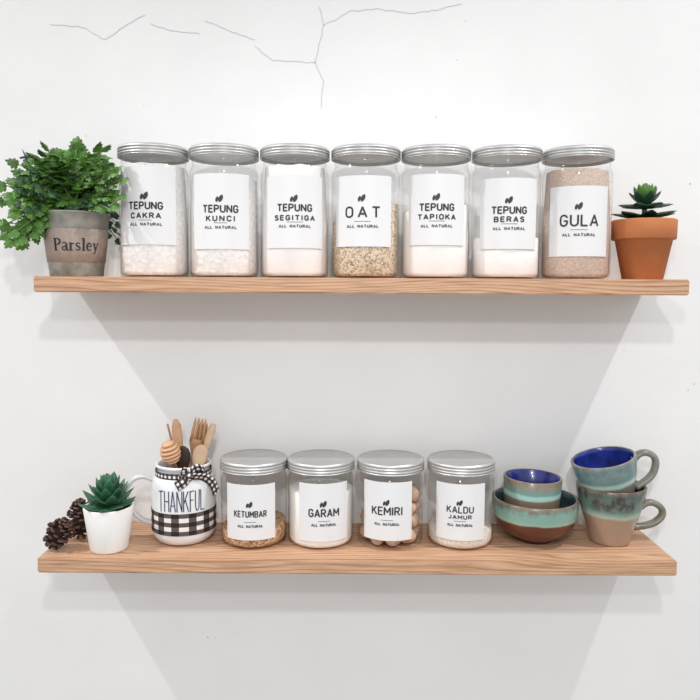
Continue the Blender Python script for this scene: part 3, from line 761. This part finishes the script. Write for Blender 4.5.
# utensils: each stands in the mug, foot near the mug floor
def orient(o, foot, tip):
    d = (tip-foot).normalized(); z = d; x = Vector((1, 0, 0)); x = (x-z*x.dot(z)).normalized(); y = z.cross(x)
    mtx = Matrix((x, y, z)).transposed().to_4x4(); mtx.translation = foot; o.matrix_world = mtx
    return (tip-foot).length
foot0 = Vector((mx_, MY, .012))
def utensil(name, tip_px, foot_off, Y, fn, mat, label, cat):
    tip = at(*tip_px, Y); foot = foot0+Vector(foot_off); L = (tip-foot).length
    V, Fc = fn(L); o = build(name, V, Fc, mat); orient(o, foot, tip)
    tag(o, label, cat, 'wooden utensils in the mug'); return o
def flat_shape(outline, th, V=None, Fc=None, yoff=lambda z: 0):
    """outline: list of (z, half width); a flat blade with rounded rim"""
    V = [] if V is None else V; Fc = [] if Fc is None else Fc; i0 = len(V); seg = 10
    for z, w in outline:
        for k in range(seg):
            a = 2*PI*k/seg; V.append((w*math.cos(a), yoff(z)+th/2*math.sin(a)*min(1, w/.0015), z))
    for i in range(len(outline)-1):
        for k in range(seg):
            j = (k+1) % seg; a = i0+i*seg; Fc.append((a+k, a+j, a+seg+j, a+seg+k))
    Fc.append(tuple(i0+k for k in reversed(range(seg)))); Fc.append(tuple(i0+(len(outline)-1)*seg+k for k in range(seg)))
    return V, Fc
def f_dipper(L):
    h = .030; z0 = L-h; p = [(0, 0), (.0026, .001), (.0026, z0)]
    for i in range(6):
        a = z0+h*i/6; R1 = .0135*math.sin(PI*(.16+.68*(i+.5)/6))
        p += [(.006, a), (R1, a+.0006), (R1*1.03, a+.0016), (R1, a+.0032), (.006, a+.0038)]
    p += [(.004, L), (0, L+.0005)]
    return lathe_data(p, 28)
def f_spat(w, tipw=.3):
    def g(L): return flat_shape([(0, .0028), (L*.5, .0028), (L-.052, .003), (L-.042, w*.8), (L-.03, w), (L-.010, w*.9), (L-.004, w*.65), (L, w*tipw)], .0032)
    return g
def f_spoon(L):
    return flat_shape([(0, .003), (L*.5, .003), (L-.036, .0035), (L-.030, .007), (L-.020, .0105), (L-.010, .0105), (L-.004, .0078), (L-.0012, .0045), (L, .001)], .005)
def f_stick(L): return tube_data([(0, 0, 0), (0, 0, L*.5), (0, 0, L)], [.002, .002, .0014], 10)
def f_fork(L):
    V, Fc = flat_shape([(0, .0028), (L*.45, .0028), (L-.055, .0032), (L-.046, .0065), (L-.036, .0098), (L-.030, .0102)], .0034)
    for k in range(4):
        x = -.0078+.0052*k
        i0 = len(V); v, f = flat_shape([(L-.034, .0024), (L-.02, .0021), (L-.006+.002*(k % 2), .0017), (L+.0*(k), .0005)], .0032)
        V += [(a+x*(1-.12*(c-L+.034)/.034), b, c) for a, b, c in v]; Fc += [tuple(j+i0 for j in q) for q in f]
    return V, Fc
utensil('honey_dipper', (167, 442), (.014, .006, -.001), .053, f_dipper, M['spoonwood'], 'wooden honey dipper with grooved head leaning over the mug rim', 'honey dipper')
utensil('wooden_spatula', (175.5, 419), (.004, 0, 0), .085, f_spat(.0072), M['spoonwood'], 'flat wooden spatula standing behind the honey dipper', 'spatula')
utensil('wooden_stick', (167.5, 424), (.010, .008, 0), .092, f_stick, M['spoonwood2'], 'thin wooden stick standing leftmost in the white mug', 'stick')
utensil('wooden_stick', (180, 424), (.000, .012, 0), .095, f_stick, M['spoonwood3'], 'thin wooden stick just right of the flat spatula', 'stick')
utensil('wooden_fork', (201, 418), (-.006, .002, 0), .082, f_fork, M['spoonwood2'], 'tan wooden fork with four tines standing in the mug', 'fork')
utensil('wooden_fork', (206, 423), (-.012, .009, 0), .093, f_fork, M['spoonwood2'], 'second tan wooden fork, half hidden behind the first', 'fork')
utensil('wooden_spatula', (214, 424), (-.014, -.004, 0), .086, f_spat(.0062, .6), M['spoonwood3'], 'pale wooden spatula leaning furthest right in the mug', 'spatula')
utensil('wooden_spoon', (203, 445), (-.008, .000, 0), .066, f_spoon, M['spoonwood3'], 'short pale wooden spoon at the right front of the mug', 'spoon')
utensil('dark_spoon', (183, 446), (-.001, -.006, 0), .064, f_spoon, M['darkwood'], 'dark brown spoon between the honey dipper and the forks', 'spoon')

# ------------------------------------------------------------------ pottery
def vessel(name, parent, outer, wall_t, mats, zin):
    """outer profile list (r,z) bottom->rim; two materials: outside, inside"""
    H = outer[-1][1]
    inner = [(max(r-wall_t, 0), z) for r, z in reversed(outer) if z > zin]
    prof = outer+[(outer[-1][0]-wall_t*.3, H+.0010), (outer[-1][0]-wall_t*.8, H+.0006)]+inner+[(inner[-1][0]*.6, zin), (0, zin)]
    V, Fc = lathe_data(prof, 72); no = len(outer)+1
    # faces are emitted ring by ring
    mi = []; cnt = 0
    for a, b in zip(range(len(prof)-1), range(1, len(prof))):
        k = 72; mi += [0 if a < no else 1]*k
    mi = mi[:len(Fc)]
    return build(name, V, Fc, list(mats), parent, True, mi)
# bowl
BY = .079; bx = at(535, 500, BY).x; mb = mpp(BY, .03); RBo = 42*mb; fb = 16.5*mb
t = thing('ceramic_bowl', (bx, BY, 0), 'wide reddish brown stoneware bowl with turquoise glazed rim band', 'bowl')
HB = .059
vessel('bowl_body', t, [(0, .002), (fb-.003, .002), (fb-.002, 0), (fb, 0), (fb+.001, .003), (RBo*.62, .009), (RBo*.80, .017), (RBo*.91, .0255), (RBo*.965, .036), (RBo*.995, .048), (RBo, HB)], .0042, (M['bowl_g'], M['bowl_in']), .0065)
# cup inside
cx_ = at(531, 480, BY).x; HC = .0755
zc_ = .0125
t = thing('ceramic_cup', (cx_, BY-.001, zc_), 'small handleless turquoise cup with cobalt inside, standing in the bowl', 'cup')
rc = 28.6*mb
CS = [(0, .001), (rc*.70, .001), (rc*.74, 0), (rc*.80, .003), (rc*.88, .014), (rc*.93, .030), (rc*.96, .045), (rc, HC)]
vessel('cup_body', t, CS, .0035, (M['cup_g'], M['blue']), .005)
t.rotation_euler = (0, R_(1.5), 0)
# mugs
UY = .073; ux = at(610.5, 500, UY).x; mu = mpp(UY, .04); HMG = .079
def coffee_mug(loc, rot, label, r_top, r_bot, H, mats, hmat, handle):
    t = thing('ceramic_mug', loc, label, 'mug', 'stacked stoneware mugs'); t.rotation_euler = rot
    out = [(0, .002), (r_bot-.004, .002), (r_bot-.003, 0), (r_bot-.0005, .0005), (r_bot, .003), (r_bot+(r_top-r_bot)*.26, H*.28), (r_bot+(r_top-r_bot)*.58, H*.52), (r_bot+(r_top-r_bot)*.86, H*.75), (r_top-.0004, H*.92), (r_top, H)]
    vessel('mug_body', t, out, .0038, mats, .006)
    V, Fc = tube_data(spline(handle, 7), .0046, 12, 1.5)
    build('handle', V, Fc, hmat, t)
    return t
rt = 33.5*mu; rbm = 19.5*mu
hyaw = R_(0)
coffee_mug((ux, UY, 0), (0, 0, 0), 'taupe and dark turquoise mug, lower of the two stacked mugs', rt, rbm, HMG, (M['mug_low'], M['bowl_in']), M['handle_g'],
    [(rt*.86, 0, .047), (rt+.004, 0, .0535), (rt+.015, 0, .0525), (rt+.0245, 0, .045), (rt+.0250, 0, .035), (rt+.015, 0, .0255), (rt+.001, 0, .021), (rt*.70, 0, .0195)])
UR = R_(-13)
coffee_mug((ux+.0038, UY, .0420), (R_(3), UR, R_(0)), 'turquoise banded mug with cobalt inside, tilted on top of the other mug', rt*.93, rbm*1.0, HMG*.98, (M['mug_up'], M['blue']), M['handle_u'],
    [(rt*.86, 0, .065), (rt+.003, 0, .0715), (rt+.014, 0, .0705), (rt+.0225, 0, .062), (rt+.0215, 0, .049), (rt+.012, 0, .036), (rt*.78, 0, .025)])

# ------------------------------------------------------------------ light
w = bpy.data.worlds.new('room'); scn.world = w; w.use_nodes = True
n = w.node_tree.nodes; l = w.node_tree.links; bg = n['Background']
tc = n.new('ShaderNodeTexCoord'); sp = n.new('ShaderNodeSeparateXYZ'); l.new(tc.outputs['Generated'], sp.inputs[0])
rp = n.new('ShaderNodeValToRGB'); e = rp.color_ramp.elements
e[0].position = .0; e[0].color = (.62, .58, .55, 1); e[1].position = 1; e[1].color = (1.0, 1.0, 1.0, 1)
x = e.new(.45); x.color = (.76, .745, .73, 1); x = e.new(.6); x.color = (.92, .93, .95, 1)
mr = n.new('ShaderNodeMapRange'); mr.inputs['From Min'].default_value = -1; l.new(sp.outputs['Z'], mr.inputs[0])
l.new(mr.outputs[0], rp.inputs['Fac']); l.new(rp.outputs['Color'], bg.inputs['Color']); bg.inputs['Strength'].default_value = .80
def lamp(name, kind, loc, energy, size=.03, target=None, color=(1, 1, 1), sy=None, spot=None):
    d = bpy.data.lights.new(name, kind); d.energy = energy; d.color = color
    if kind == 'AREA':
        d.size = size
        if sy: d.shape = 'RECTANGLE'; d.size_y = sy
    else: d.shadow_soft_size = size
    if spot: d.spot_size = R_(spot); d.spot_blend = 1
    o = bpy.data.objects.new(name, d); COL.objects.link(o); o.location = loc
    if target: o.rotation_euler = (Vector(target)-Vector(loc)).to_track_quat('-Z', 'Y').to_euler()
    return o
lamp('ceiling_lamp', 'SPOT', (-1.40, -.42, 1.80), 86, .02, (-.15, .1, -.9), spot=73)
lamp('ceiling_lamp', 'SPOT', (1.02, -.42, 1.75), 63, .02, (.1, .1, -.9), spot=76)
lamp('front_lamp', 'SPOT', (-.08, -1.1, ZC+.33), 9.5, .025, (0, .14, -.15), spot=100)
lamp('front_lamp', 'SPOT', (.05, -1.1, ZC+.56), 17, .025, (0, .14, -.15), spot=90)
scn.view_settings.view_transform = 'Standard'; scn.view_settings.look = 'None'; scn.view_settings.gamma = 1
scn.view_settings.use_curve_mapping = False; scn.view_settings.exposure = -.06
